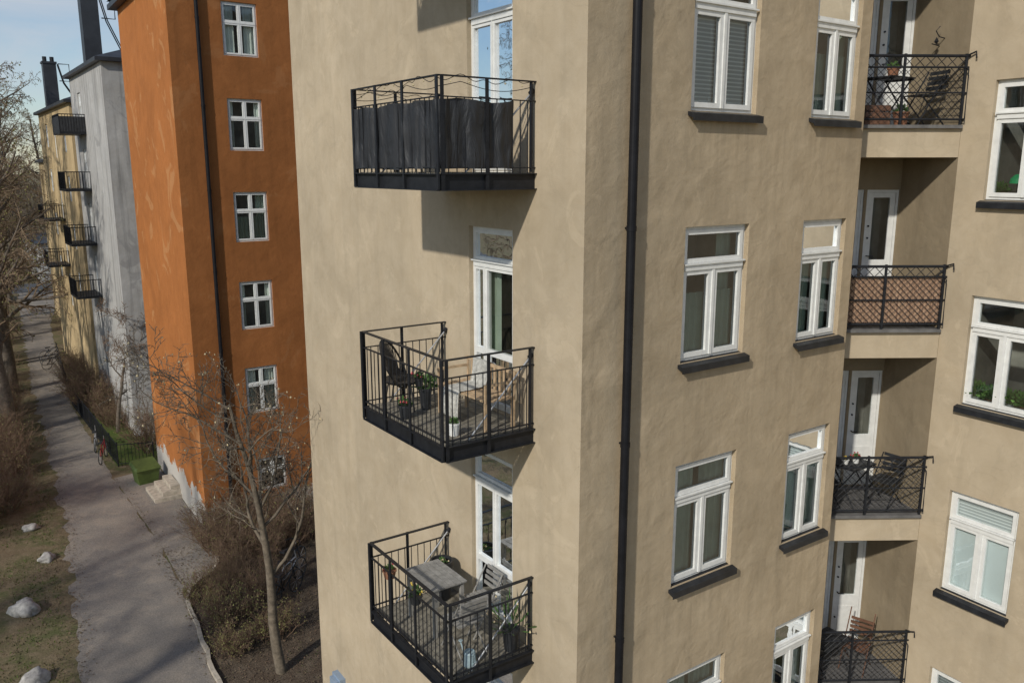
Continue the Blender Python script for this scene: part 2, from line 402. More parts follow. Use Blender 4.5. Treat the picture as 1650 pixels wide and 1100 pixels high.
for (p,q,k) in ((FP(0,0,0),FP(0,-LD,0),'bi'),(FP(LU,0,0),FP(BU,-LD,0),'bi'),(Vector((P[0],P[1],0)),Vector((A[0],A[1],0)),'bi')):
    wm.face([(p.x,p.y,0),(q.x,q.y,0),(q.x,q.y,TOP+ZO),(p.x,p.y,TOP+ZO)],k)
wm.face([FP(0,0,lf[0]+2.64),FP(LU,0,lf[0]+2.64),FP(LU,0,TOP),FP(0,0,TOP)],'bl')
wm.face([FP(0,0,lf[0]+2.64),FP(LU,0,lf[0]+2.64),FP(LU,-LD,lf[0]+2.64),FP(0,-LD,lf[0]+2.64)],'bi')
wm.obj("wall",B,fix=False)
stl=['blind','half','green','green'];stl2=['half','green','green','curtain']
for i,z in enumerate(rows):
    window(FR,1.62,2.81,z,z+1.72,B,stl[i],i*7+3);window(FR,3.95,4.95,z,z+1.72,B,stl2[i],i*5+50)
for i,z in enumerate(qrows):
    window(FQ,qa,qb,z,z+1.7,B,['none','none','frost','frost'][i],i*3+80)
for i,dz in enumerate(doors): balcony_door(FLw,*dz,B,single=(i==2),seed=i*3+10)
pipe(FR,.62,BOT+.1,TOP,B,.054,.10)
def lattice(mb,F,u0,u1,z0,z1,d,step,k,r=.005):
    h=z1-z0;n=int((u1-u0+h)/step)+1
    for sgn in (1,-1):
        for i in range(n):
            s0=u0-h+i*step if sgn==1 else u0+i*step
            a,b=(s0,s0+h) if sgn==1 else (s0,s0-h)
            t0,t1=0.,1.
            for lim,s in ((u0,1),(u1,-1)):
                va,vb=(a-lim)*s,(b-lim)*s
                if va<0 and vb<0: t0=2
                elif va<0: t0=max(t0,va/(va-vb))
                elif vb<0: t1=min(t1,va/(va-vb))
            if t0<t1-.02:
                mb.tube([F(a+(b-a)*t0,d+.003*sgn,z0+h*t0),F(a+(b-a)*t1,d+.003*sgn,z0+h*t1)],r,4,k,False)
for i,z in enumerate(lf):
    L=empty("loggia",FP(LU/2,0,z),B)
    sm=MB();sm.box(FP,.003,LU-.003,-LD+.003,-.004,z-.45,z-.03,'bl')
    sm.box(FP,.02,LU-.02,-LD+.01,.07,z-.029,z+.02,'concrete');sm.obj("floor",L)
    rm=MB();T=z+1.0;d=.035
    for zz,r in ((T,.022),(T-.16,.014),(T-.52,.012),(T-.9,.016)): rm.tube([FP(.05,d,zz),FP(LU+.0,d,zz)],r,8,'black')
    for u in (.06,LU*.52,LU-.05): rm.box(FP,u-.016,u+.016,d-.016,d+.016,z,T+.03,'black')
    rm.tube([FP(LU-.05,d,T),FP(LU+.03,d+.10,T+.05),FP(LU+.03,d+.12,T-.04)],.014,6,'black')
    rm.tube([FP(LU-.05,d,T-.9),FP(LU-.04,d+.09,T-.9),FP(LU-.05,d+.09,T-.2),FP(LU-.05,d,T-.16)],.010,6,'black')
    lattice(rm,FP,.06,LU-.05,T-.9,T-.16,d,.10,'black',.0045)
    lattice(rm,FP,.06,LU-.05,T-.16,T,d,.16,'black',.006)
    rm.obj("railing",L,fix=False)
    if i==1:
        rs=MB();N=60;prev=None
        for j in range(N+1):
            u=.07+(LU-.13)*j/N;o=.0+.006*math.sin(j*1.3)
            if prev: rs.face([FP(prev[0],-.0+prev[1],T-.88),FP(u,o,T-.88),FP(u,o,T-.17+.008*math.sin(j*.7)),FP(prev[0],prev[1],T-.17+.008*math.sin((j-1)*.7))],'reed')
            prev=(u,o)
        rs.obj("reed_screen",L)
    dm,gm=MB(),MB()
    for (a,b,c,dd) in (ldoors[i],lside[i]):
        dm.box(FB,a,a+.04,-.09,-.02,c,dd,'white');dm.box(FB,b-.04,b,-.09,-.02,c,dd,'white');dm.box(FB,a+.04,b-.04,-.09,-.02,dd-.04,dd,'white')
    a,b,c,dd=ldoors[i]
    dm.box(FB,a+.045,b-.045,-.08,-.03,c,c+.85,'white');sash(dm,gm,FB,a+.045,b-.045,c+.85,dd-.045,.085,(-.08,-.03))
    dm.box(FB,a+.12,b-.12,-.03,-.022,c+.15,c+.72,'white')
    dm.tube([FB(a+.08,-.03,c+1.0),FB(a+.08,.03,c+1.0),FB(a+.17,.03,c+1.0)],.01,6,'black')
    for q in (c+.5,c+1.3,c+1.5,): dm.tube([FB(a+.07,-.03,q),FB(a+.07,-.01,q)],.016,8,'black')
    a,b,c,dd=lside[i];dm.box(FB,a+.04,b-.04,-.08,-.03,c,c+.35,'white')
    sash(dm,gm,FB,a+.04,b-.04,c+.35,dd-.04,.05,(-.08,-.03),[('z',c+.75),('z',c+1.1),('z',c+1.45),('z',c+1.8),('u',(a+b)/2)])
    dm.obj("door",L);gm.obj("glass",L)
hk=MB();sv=(FP(BU,-LD,0)-FP(LU,0,0));svn=Vector((-sv.y,sv.x,0)).normalized()*(1 if Vector((-sv.y,sv.x,0)).dot(Vector((-1,0,0)))>0 else -1)
def FS(a,b,z):
    q=FP(LU,0,0)+sv*a/LD;return Vector((q.x,q.y,0))+svn*b+Vector((0,0,z+ZO))
hk.tube([FS(.55,0,1.95),FS(.55,.1,1.97),FS(.55,.16,2.05),FS(.55,.1,2.12)],.008,6,'black');hk.tube([FS(.65,.0,1.85),FS(.65,.14,1.88)],.008,6,'black');hk.blob(FS(.55,.14,1.9),.05,'black')
hk.obj("wall_bracket",B)
wb=MB();wb.box(FLw,7.35,7.75,.0,.12,-10.55,-10.25,'bluebox');wb.box(FLw,7.40,7.70,.12,.2,-10.5,-10.3,'bluebox');wb.obj("wall_lamp",B)
# ------------------------------------------------------------------ steel balconies
def balcony(T):
    u0,u1,D=.93,3.08,1.30;zf=T-1.04
    Bc=empty("balcony",FLw((u0+u1)/2,0,zf),B)
    fl=MB();n=9
    for i in range(n):
        a=.02+(D-.05)*i/n;fl.box(FLw,u0+.03,u1-.03,a,a+(D-.05)/n-.012,zf-.03,zf+R.uniform(-.002,.002),'deckw')
    if T>0: fl.box(FLw,u0+.02,u1-.02,.01,D-.02,zf-.10,zf-.07,'concrete')
    fl.obj("floor",Bc)
    fa=MB();h0,h1=zf-.2,zf-.01
    for (a,b,c,d) in ((u0,u1,D-.012,D),(u0,u0+.012,0,D-.012),(u1-.012,u1,0,D-.012)): fa.box(FLw,a,b,c,d,h0,h1,'black')
    fa.box(FLw,u0,u1,D,D+.045,h0,h0+.012,'black');fa.box(FLw,u0,u1,D,D+.045,h1-.012,h1,'black')
    fa.box(FLw,u0-.045,u0,0,D,h0,h0+.012,'black');fa.box(FLw,u0-.045,u0,0,D,h1-.012,h1,'black')
    for uu in (u0+.7,u0+1.4): fa.box(FLw,uu-.03,uu+.03,.01,D-.02,h0+.02,zf-.035,'black')
    fa.obj("fascia",Bc)
    rl=MB();T2=T-.22
    def rail(z,w,h):
        rl.box(FLw,u0-.01,u1+.01,D-w/2+.0,D+w/2,z-h,z,'black')
        rl.box(FLw,u0-w/2,u0+w/2,.0,D-w/2-.001,z-h,z,'black');rl.box(FLw,u1-w/2,u1+w/2,.0,D-w/2-.001,z-h,z,'black')
    rail(T,.05,.014);rail(T2,.03,.012);rail(zf+.06,.03,.012)
    for uu in (u0,(u0+u1)/2-.28,(u0+u1)/2+.42,u1): rl.box(FLw,uu-.022,uu+.022,D+.022,D+.04,h0+.013,T-.002,'black')
    for uu in (u0,u1):
        rl.box(FLw,uu-.02,uu+.02,.05,.07,h0+.2,T-.015,'black')
        s=-1 if uu==u0 else 1
        rl.box(FLw,uu+s*.022,uu+s*.038,D*.52,D*.52+.04,h0+.013,T-.002,'black')
        rl.box(FLw,uu+s*.022,uu+s*.038,D-.04,D,h0+.013,T-.003,'black')
    n=int((u1-u0)/.105)
    for i in range(1,n):
        u=u0+(u1-u0)*i/n;rl.tube([FLw(u,D,zf-.01),FLw(u,D,T2)],.0065,6,'black')
    n=int(D/.105)
    for i in range(1,n):
        for uu in (u0,u1): rl.tube([FLw(uu,D*i/n,zf-.01),FLw(uu,D*i/n,T2)],.0065,6,'black')
    rl.obj("railing",Bc,fix=False)
    for uu in (u0+.035,u1-.035):
        tr=MB();tr.tube([FLw(uu,0,T-.1),FLw(uu,D-.35,zf)],.011,8,'steel');tr.tube([FLw(uu,.0,T-.1),FLw(uu,.05,T-.14)],.03,8,'black')
        tr.obj("tie_rod",Bc)
    return Bc,(u0,u1,D,zf,T)
BC=[balcony(T) for T in (1.0,-2.16,-5.25,4.06)]
def screen(bi,d_end=.3):
    bc,(u0,u1,D,zf,T)=BC[bi]
    fb=MB();o_=.014
    path=[(u1+o_,.1),(u1+o_,D+o_),(u0-o_,D+o_),(u0-o_,d_end)]
    segs=[];acc=0
    for a,b in zip(path,path[1:]):
        L=math.dist(a,b);n=int(L/.015)
        for i in range(n): segs.append((a[0]+(b[0]-a[0])*i/n,a[1]+(b[1]-a[1])*i/n,acc+L*i/n,(b[1]-a[1])/L,-(b[0]-a[0])/L))
        acc+=L
    NZ=20;z0f,z1f=zf+.04,T-.24
    grid=[]
    for (u,d,s,nu,nd) in segs:
        row=[]
        for j in range(NZ+1):
            t=j/NZ
            w=.016*math.sin(s*17+2.2*math.sin(s*2.7)+.8*t)+.007*math.sin(s*43+3*math.sin(s*4))+.024*noise.noise(Vector((s*4,t*1.8,1)))+.012*noise.noise(Vector((s*13,t*3,4)))
            sag=.03*noise.noise(Vector((s*2.3,3,t)))*(1 if j in(0,NZ) else .3)+(-.02*abs(math.sin(s*4.3)) if j==NZ else 0)
            z=z0f+(z1f-z0f)*t+sag
            row.append(FLw(u+nu*w,d+abs(nd)*w,z))
        grid.append(row)
    for i in range(len(grid)-1):
        for j in range(NZ): fb.face([grid[i][j],grid[i+1][j],grid[i+1][j+1],grid[i][j+1]],'fabric')
    me_o=fb.obj("privacy_screen",bc,fix=False)
    b_=bmesh.new();b_.from_mesh(me_o.data);bmesh.ops.remove_doubles(b_,verts=b_.verts,dist=.0005);bmesh.ops.recalc_face_normals(b_,faces=b_.faces);b_.to_mesh(me_o.data);b_.free()
    me_o.data.polygons.foreach_set("use_smooth",[True]*len(me_o.data.polygons))
screen(0)
bc,(u0,u1,D,zf,T)=BC[0]
sl=MB();pts=[]
def along(s):
    acc=0
    for a,b in zip([(u1,0),(u1,D),(u0,D)],[(u1,D),(u0,D),(u0,0)]):
        L=math.dist(a,b)
        if s<=acc+L: t=(s-acc)/L;return a[0]+(b[0]-a[0])*t,a[1]+(b[1]-a[1])*t
        acc+=L
    return b
s=0;q=0
while s<4.7:
    u,d=along(s);z=T+.0-.05*abs(math.sin(s*4.2))+.02*math.sin(s*19);pts.append(FLw(u,d+.02*math.sin(s*11),z))
    if q%6==0: sl.blob(FLw(u,d,z-.03),.014,'bulb')
    s+=.04;q+=1
sl.tube(pts,.004,4,'black',False)
pts2=[FLw(*along(s_/25),T-.06-.08*abs(math.sin(s_/25*3.1+1))) for s_ in range(0,118)]
sl.tube(pts2,.004,4,'black',False)
sl=sl.obj("string_lights",None,origin=FLw(u0,D,T),fix=False);tag(sl,"black cable of small bulbs wound along balcony railing","string lights")
# ------------------------------------------------------------------ furniture
def flower_pot(F,u,d,z,r,h,label,flower=None,mat='pot',plant=.2,seed=1,dens=90,fe=7,lw=.016,lk='leaf'):
    rr=random.Random(seed);o=F(u,d,z);e=tag(empty("potted_plant",o),label,"potted plant")
    mb=MB();mb.rev(F,[(r*.72,0),(r*.95,h*.85),(r*1.05,h*.86),(r*1.05,h),(r*.9,h),(r*.88,h*.9)],14,mat,u,d,z);mb.obj("pot",e)
    pm=MB();c=F(u,d,z+h*.9)
    for i in range(dens):
        a=rr.random()*6.28;el=rr.uniform(.2,1.4);L=plant*rr.uniform(.4,1);dr=Vector((math.cos(a)*math.cos(el),math.sin(a)*math.cos(el),math.sin(el)))
        p=c+dr*L;sd=dr.cross(Vector((rr.random(),rr.random(),rr.random()))).normalized()*lw
        q=c+dr*L*.55;pm.face([q,p*.5+q*.5+sd,p,p*.5+q*.5-sd],lk)
        if i%9==0: pm.tube([c,p],.003,3,lk,False)
        if flower and i%fe==0: pm.blob(p,.018,flower,rr)
    pm.obj("foliage",e);return e
def slat_chair(F,u,d,z,rot,mat,label,name="folding_chair",metal='black',h=.82):
    o=F(u,d,z)
    L=local(o.x,o.y,o.z,rot);e=tag(empty(name,o),label,"chair")
    s=MB()
    for i in range(6): s.box(L,-.2,.2,-.2+i*.068,-.2+i*.068+.052,.44,.455,mat)
    s.obj("seat",e)
    b=MB()
    for i in range(4): b.box(L,-.2,.2,.20+i*.02,.215+i*.02,.54+i*.075,.59+i*.075,mat)
    b.obj("backrest",e)
    for x in (-.205,.205):
        l=MB();l.tube([L(x,-.24,0),L(x,.24,h)],.011,6,metal);l.obj("leg",e)
        l=MB();l.tube([L(x*.93,.26,0),L(x*.93,-.2,.45)],.011,6,metal);l.obj("leg",e)
    return e
def table(F,u,d,z,rot,w,l,h,mat,label,metal='black',cross=True):
    o=F(u,d,z);L=local(o.x,o.y,o.z,rot);e=tag(empty("table",o),label,"table")
    t=MB();n=6
    for i in range(n): t.box(L,-l/2,l/2,-w/2+i*w/n,-w/2+(i+1)*w/n-.008,h-.02,h,mat)
    t.box(L,-l/2+.03,-l/2+.06,-w/2+.01,w/2-.02,h-.045,h-.021,mat);t.box(L,l/2-.06,l/2-.03,-w/2+.01,w/2-.02,h-.045,h-.021,mat);t.obj("table_top",e)
    for x in (-l/2+.05,l/2-.05):
        for sg in (1,-1):
            m=MB()
            if cross: m.tube([L(x+.01*sg,-w/2*sg,0),L(x+.01*sg,w/2*sg*.85,h-.03)],.012,6,metal)
            else: m.box(L,x-.025,x+.025,sg*(w/2-.06)-.025,sg*(w/2-.06)+.025,0,h-.046,mat)
            m.obj("leg",e)
    return e
z2=BC[1][1][3]+.004
o=FLw(2.68,.92,z2);L=local(o.x,o.y,o.z,math.radians(48));e=tag(empty("rattan_chair",o),"round black rattan lounge chair on wooden balcony deck","chair")
mb=MB()
def ring(c,r,ry,tilt,n=28): return [L(c[0]+r*math.cos(t),c[1]+ry*math.sin(t)*math.sin(tilt),c[2]+ry*math.sin(t)*math.cos(tilt)) for t in [2*math.pi*i/n for i in range(n+1)]]
mb.tube(ring((0,.12,.60),.34,.36,.45),.016,6,'ratt')
for i in range(-7,8):
    x=i*.043;hh=.36*math.sqrt(max(0,1-(x/.34)**2))
    mb.tube([L(x,.12+hh*math.sin(.45),.60+hh*math.cos(.45)),L(x*.7,.12,.5),L(x*.45,-.04,.36)],.007,5,'ratt')
mb.obj("backrest",e,fix=False)
mb=MB();mb.rev(L,[(.05,.36),(.24,.36),(.28,.40),(.26,.41),(.05,.38)],18,'ratt');mb.obj("seat",e)
for x,y in ((-.2,-.18),(.2,-.18),(-.2,.2),(.2,.2)):
    m=MB();m.tube([L(x*.8,y*.8,.37),L(x*1.15,y*1.15,0)],.012,6,'ratt');m.obj("leg",e)
def FW(u0_,d0_,z0_): return lambda u,d,z:FLw(u0_+u,d0_+d,z0_+z)
e=tag(empty("wooden_bench",FLw(1.62,.42,z2)),"slatted light wood bench with white throw over it","bench")
L=FW(1.62,.42,z2);m=MB()
for i in range(6): m.box(L,-.58,.58,-.2+i*.075,-.2+i*.075+.055,.38,.40,'wood')
m.obj("seat",e)
m=MB()
for i in range(11): m.box(L,-.56+i*.108,-.52+i*.108,-.235,-.215,.35,.70,'wood')
m.box(L,-.58,.58,-.24,-.21,.68,.72,'wood');m.obj("backrest",e)
for x in (-.55,.55):
    for y in (-.2,.22): m=MB();m.box(L,x-.02,x+.02,y-.02,y+.02,0,.379,'wood');m.obj("leg",e)
m=MB()
for sx in (-1,1):
    m.box(L,sx*.56-.02,sx*.56+.02,-.21,.24,.58,.61,'wood')
    m.box(L,sx*.56-.018,sx*.56+.018,.2,.235,.4,.579,'wood')
m.obj("armrest",e)
m=MB();pr=None
for i in range(33):
    u=-.02+.38*i/32;w=.012*math.sin(i*.9)+.005*math.sin(i*2.3)
    prof=[(-.25,.50+w),(-.25,.70),(-.235,.735),(-.19,.735),(-.17,.55+w),(-.14,.43+w*.6),(.1,.415+abs(w)*.5),(.25,.415+abs(w)*.4),(.275,.39),(.285+w,.25),(.29+w*2.2,.06)]
    cur=[L(u+w*.3,d,z) for d,z in prof]
    if pr:
        for j in range(len(cur)-1): m.face([pr[j],cur[j],cur[j+1],pr[j+1]],'throw')
    pr=cur
m=m.obj("throw_blanket",None,origin=L(.1,0,.4),smooth=False);tag(m,"white woven throw draped over slatted wooden bench","blanket")
flower_pot(FLw,2.2,1.15,z2,.09,.18,"dark pot of red flowers by balcony railing",'red','pot',.16,2,60,9)
flower_pot(FLw,1.80,1.15,z2+.52,.06,.10,"small pot of red flowers hung on balcony railing",'red','pot',.12,3,50,9)
flower_pot(FLw,2.42,.72,z2,.09,.30,"green trailing plant in dark pot beside rattan chair",None,'pot',.28,4,90,7,.018)
flower_pot(FLw,1.22,1.0,z2,.08,.16,"white pot with small shoots on balcony deck",None,'white',.1,5)
z3=BC[2][1][3]+.004
table(FLw,2.25,.72,z3,math.radians(90),.55,.80,.72,'woodg',"grey weathered wooden balcony table on deck",cross=False)
slat_chair(FLw,1.45,.75,z3,math.radians(180),'woodg',"grey slatted wooden chair at balcony table","garden_chair",'woodg')
slat_chair(FLw,1.75,.3,z3,math.radians(-90),'woodg',"grey slatted wooden chair beside balcony door","garden_chair",'woodg')
flower_pot(FLw,2.80,.30,z3,.17,.6,"tall black pot with white blooms beside railing",'blos','pot',.12,6,50)
flower_pot(FLw,1.98,1.18,z3+.55,.09,.12,"pot of yellow flowers hung on balcony railing",'yel','pot',.2,7,60)
flower_pot(FLw,2.75,1.18,z3+.6,.10,.12,"small pot of heather hung on balcony railing",'red','terra',.12,8,50,12)
flower_pot(FLw,1.08,.25,z3+.0,.12,.3,"dark pot with pale blossom beside balcony door",'blos','pot',.6,9,50)
L=FW(1.08,.9,z3);e=tag(empty("watering_can",L(0,0,0)),"pale blue watering can standing on balcony deck","watering can")
m=MB();m.rev(L,[(.08,0),(.09,.02),(.08,.18),(.065,.2),(.06,.19)],16,'can');m.obj("body",e)
m=MB();m.tube([L(.08,0,.05),L(.16,0,.15),L(.21,0,.22)],[.016,.012,.010],8,'can');m.rev(L,[(.012,0),(.03,.025),(.025,.03)],10,'can',.213,0,.22);m.obj("spout",e)
m=MB();m.tube([L(-.065,0,.17),L(-.13,0,.2),L(-.14,0,.11),L(-.08,0,.05)],.008,6,'can');m.obj("handle",e)
def lz(i): return lf[i]+.021
table(FP,1.05,-.45,lz(0),0,.5,.6,.72,'pot',"black folding bistro table on recessed balcony")
slat_chair(FP,1.55,-.35,lz(0),math.radians(-110),'pot',"black slatted folding chair beside bistro table")
flower_pot(FP,1.1,-.45,lz(0)+.72,.09,.14,"small plant in brown pot on bistro table",None,'terra',.14,21,50)
m=MB();L=local(*FP(.75,-.24,lz(0)),-.5)
for k in range(3):
    for (a,b,c,d) in ((-.2,.2,-.14,-.125),(-.2,.2,.125,.14),(-.2,-.185,-.124,.124),(.185,.2,-.124,.124)): m.box(L,a,b,c,d,.01+k*.1,.09+k*.1,'woodr')
m=m.obj("wooden_crate",None,origin=L(0,0,0));tag(m,"reddish slatted crate standing on recessed balcony floor","crate")
flower_pot(FP,1.15,-.18,lz(0),.12,.2,"clay pot with pale green plant behind railing",None,'terra',.16,22,60)
table(FP,1.0,-.45,lz(2),0,.5,.6,.72,'pot',"black bistro table with small items on it")
slat_chair(FP,1.55,-.4,lz(2),math.radians(-90),'pot',"black slatted folding chair on recessed balcony")
slat_chair(FP,.5,-.4,lz(2),math.radians(60),'pot',"black folding chair beside small bistro table")
flower_pot(FP,1.05,-.45,lz(2)+.72,.06,.1,"small red flowers in white pot on bistro table",'red','white',.10,23,50)
flower_pot(FP,.85,-.4,lz(2)+.72,.06,.08,"little yellow primrose pot on bistro table",'yel','white',.07,24,50)
slat_chair(FP,1.35,-.45,lz(3),math.radians(-75),'woodr',"brown wooden chair with tall slatted back","wooden_chair",'woodr',1.0)
table(FP,.8,-.4,lz(3),0,.5,.7,.6,'pot',"low dark folding table on recessed balcony")
L=FQ
lu,lz0=.78,qrows[0]+.002
e=tag(empty("table_lamp",FQ(lu,-.22,qrows[0])),"green glass banker style desk lamp inside window","lamp")
m=MB();m.rev(L,[(.06,0),(.05,.02),(.01,.03),(.01,.28)],12,'black',lu,-.25,lz0);m.obj("base",e)
m=MB();m.rev(L,[(.11,.24),(.10,.31),(.04,.37),(.02,.37)],14,'greenlamp',lu,-.25,lz0);m.obj("lamp_shade",e)
for j,(uu,ri,s_) in enumerate(((.54,0,31),(.54,1,32),(.74,1,33),(1.06,1,34),(1.26,1,35),(1.1,0,36))):
    flower_pot(FQ,uu,-.25,qrows[ri]+.002,.06,.11,"small green houseplant in pot on window sill",None,'white' if j%2 else 'terra',.30 if ri else .2,s_,140,7,.022,'leafi')
# ------------------------------------------------------------------ orange building
O=(.72,20.5);O2=(.98,28.8)
OB=tag(empty("orange_building",(O[0],O[1],0)),"tall orange rendered apartment building with white windows","building")
FOl=frame(O,(O2[0]-O[0],O2[1]-O[1]),-1);FOr=frame(O,(1,0))
om=MB();LO=math.dist(O,O2)
TO=5.9
wallpanel(om,FOl,0,LO,BOT,TO,[],'or')
orow=[3.5,.58,-2.36,-5.30,-8.24]
oh=[(1.64,2.76,z,z+1.62) for z in orow]+[(1.9,2.9,-11.1,-9.9)]+[(5.2,6.3,z,z+1.62) for z in orow]
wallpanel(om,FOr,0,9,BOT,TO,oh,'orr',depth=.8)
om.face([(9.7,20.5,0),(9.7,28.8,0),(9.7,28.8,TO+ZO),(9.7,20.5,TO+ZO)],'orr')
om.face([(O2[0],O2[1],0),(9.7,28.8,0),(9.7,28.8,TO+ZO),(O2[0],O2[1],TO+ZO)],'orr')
om.obj("wall",OB,fix=False)
ro=MB();e=.3
base=[(O[0]-e,O[1]-e),(9.7+e,O[1]-e),(9.7+e,28.8+e),(O2[0]-e,28.8+e)]
for k,(dz0,dz1,sh) in enumerate(((0,.18,0),(.181,.30,.1))):
    b2=[(x+(sh if x<5 else -sh),y) for x,y in base]
    ro.hexa([(x,y,TO+ZO+dz0) for x,y in b2]+[(x,y,TO+ZO+dz1) for x,y in b2],'roof')
ro.hexa([(x,y,TO+ZO+.301) for x,y in base]+[(3,23,TO+ZO+2.2),(8,23,TO+ZO+2.2),(8,26.5,TO+ZO+2.2),(3,26.5,TO+ZO+2.2)],'roof')
ro.obj("roof",OB)
for i,h in enumerate(oh[:6]): window(FOr,*h,OB,['curtain','side','half','side','curtain','none'][i],i+200,tr=.62,cross=True,sillw=False)
for i,h in enumerate(oh[6:]): window(FOr,*h,OB,'curtain',i+220,tr=.62,cross=True,sillw=False)
pipe(FOr,.86,BOT+.1,TO,OB,.06,.11)
# ------------------------------------------------------------------ further buildings
def block(name,label,x0,y0,x1,y1,top,k,roofh=1.2,holesL=(),holesR=()):
    E=tag(empty(name,(x0,y0,0)),label,"building")
    Fl=frame((x0,y0),(0,1),-1);Fr=frame((x0,y0),(1,0));m=MB()
    wallpanel(m,Fl,0,y1-y0,BOT,top,list(holesL),k,depth=.5);wallpanel(m,Fr,0,x1-x0,BOT,top,list(holesR),k,depth=.5)
    m.face([(x1,y0,0),(x1,y1,0),(x1,y1,top+ZO),(x1,y0,top+ZO)],k);m.face([(x0,y1,0),(x1,y1,0),(x1,y1,top+ZO),(x0,y1,top+ZO)],k)
    m.obj("wall",E,fix=False)
    r=MB();e=.25;b=[(x0-e,y0-e),(x1+e,y0-e),(x1+e,y1+e),(x0-e,y1+e)]
    r.hexa([(x,y,top+ZO) for x,y in b]+[(x,y,top+ZO+.16) for x,y in b],'roof')
    i=min(2.5,(y1-y0)*.3);r.hexa([(x,y,top+ZO+.161) for x,y in b]+[(x0+i,y0+i,top+ZO+roofh),(x1-i,y0+i,top+ZO+roofh),(x1-i,y1-i,top+ZO+roofh),(x0+i,y1-i,top+ZO+roofh)],'roof')
    r.obj("roof",E);return E,Fl,Fr
def chimney(E,x,y,w,z0,z1):
    m=MB();m.box(G,x-w/2,x+w/2,y-w/2,y+w/2,z0+ZO,z1+ZO,'roof');m.box(G,x-w/2-.05,x+w/2+.05,y-w/2-.05,y+w/2+.05,z1+ZO,z1+ZO+.12,'roof')
    for q in (-.2,.2): m.rev(G,[(.12,0),(.12,.3),(.1,.3)],8,'black',x+q,y,z1+ZO+.12)
    for s in (0,.35): m.tube([(x+w/2+.1,y-w/2+s,z1+ZO),(x+w/2+.35,y-w/2+s,z1+ZO-1.1),(x+w/2+1.3,y-w/2+s,z0+ZO+.1)],.03,5,'black')
    m.tube([(x+w/2+.1,y-w/2,z1+ZO),(x+w/2+.7,y-w/2,z1+ZO),(x+w/2+.7,y-w/2,z1+ZO-1.0),(x+w/2+.1,y-w/2,z1+ZO-1.0)],.03,5,'black')
    return m.obj("chimney",E)
wbal=[1.75,-.95,-3.6,-6.2]
whl=[(6.0,6.9,z,z+1.9) for z in wbal]
WB,wl,wr=block("grey_building","pale grey rendered apartment building with stains and painted tree shadow streaks",1.0,33.3,10,42.2,4.5,'wh',holesL=whl,holesR=[(2.2,3.2,z,z+1.5) for z in (2.2,-.8,-3.8,-6.8,-9.8)])
for i,z in enumerate((2.2,-.8,-3.8,-6.8,-9.8)): window(wr,2.2,3.2,z,z+1.5,WB,'none',i,cross=True)
for i,h in enumerate(whl): window(wl,*h,WB,'none',i,cross=True,sillw=False)
chimney(WB,1.62,38.6,.75,4.6,8.0)
yh=[(6.2,7.0,z,z+2.1) for z in (.6,-2.9,-5.6,-8.3)]+[(2.2,3.2,z,z+1.4) for z in (.9,-1.8,-4.5,-7.2)]+[(9.4,10.5,z+.7,z+2.1) for z in (.6,-2.1,-4.8,-7.5)]
YB,yl,yr=block("yellow_building","yellow rendered apartment building with dark balconies",1.0,43.2,10,56.3,3.4,'ye',holesL=yh)
for i,h in enumerate(yh): window(yl,*h,YB,'none',i,cross=True,sillw=False)
chimney(YB,1.5,53.0,.72,3.5,6.3)
def smallbalc(E,Fl,u0,u1,zf,solid,D=1.15):
    c=empty("balcony",Fl((u0+u1)/2,0,zf),E);m=MB();m.box(Fl,u0,u1,0,D,zf-.12,zf,'black');m.obj("floor",c)
    r=MB()
    for (a,b,cc,d) in ((u0,u1,D-.03,D),(u0,u0+.03,0,D-.03),(u1-.03,u1,0,D-.03)):
        r.box(Fl,a,b,cc,d,zf+.78,zf+.82,'pipe')
        if solid: r.box(Fl,a,b,cc,d,zf,zf+.7,'fabric')
    n=int((u1-u0)/.12)
    for i in range(n+1): u=u0+(u1-u0)*i/n;r.box(Fl,u-.012,u+.012,D-.025,D-.005,zf,zf+.78,'pipe')
    for i in range(int(D/.12)):
        for uu in (u0+.01,u1-.01): r.box(Fl,uu-.012,uu+.012,.12*i+.02,.12*i+.04,zf,zf+.78,'pipe')
    r.obj("railing",c)
for i,z in enumerate(wbal): smallbalc(WB,wl,5.2,7.5,z,i==0)
for i,z in enumerate((-2.9,-5.6)): smallbalc(YB,yl,5.6,7.8,z,False)
FBd,fl2,fr2=block("terrace_building","low blue grey building beyond street with flat roof",4.0,96,16,112,-8.0,'wh',.3,holesR=[(1+3*i,2.6+3*i,-11,-9.4) for i in range(3)])
GB,_,_=block("rendered_house","pale rendered apartment house further along footpath",2.6,62,12,74,.5,'ye',1.0,holesL=[(1.2+3*i,2.2+3*i,z,z+1.4) for i in range(4) for z in (-1.9,-4.9,-7.9,-10.6)])
# ------------------------------------------------------------------ ground
def sheet(name,poly,z,k):
    m=MB();m.face([(x,y,z) for x,y in poly],k);return stru(m.obj(name,None,fix=False))
gm_=MB();gm_.face([(-1500,-900,0),(1500,-900,0),(1500,2400,0),(-1500,2400,0)],'ground');stru(gm_.obj("ground",None,fix=False))
lp=[(-4.9,5),(-4.55,9),(-4.2,13.6),(-3.4,21.2),(-2.8,30.3),(-1.9,46.9),(-1.1,58.9),(.8,85.4),(1.5,95)]
rpp=[(-2.0,5),(-1.75,9),(-1.5,11.7),(-1.0,16.5),(-.8,20.4),(-.9,28.1),(-.7,39.8),(.4,55.4),(1.6,68.8),(4.3,85),(6,95)]
def wob(pl,a=.08):
    out=[]
    for (x0,y0),(x1,y1) in zip(pl,pl[1:]):
        n=max(1,int(math.dist((x0,y0),(x1,y1))/.25))
        for i in range(n):
            t=i/n;y=y0+(y1-y0)*t;out.append((x0+(x1-x0)*t+a*2*noise.noise(Vector((y*1.3,x0,0)))+a*noise.noise(Vector((y*5,x0,3))),y))
    out.append(pl[-1]);return out
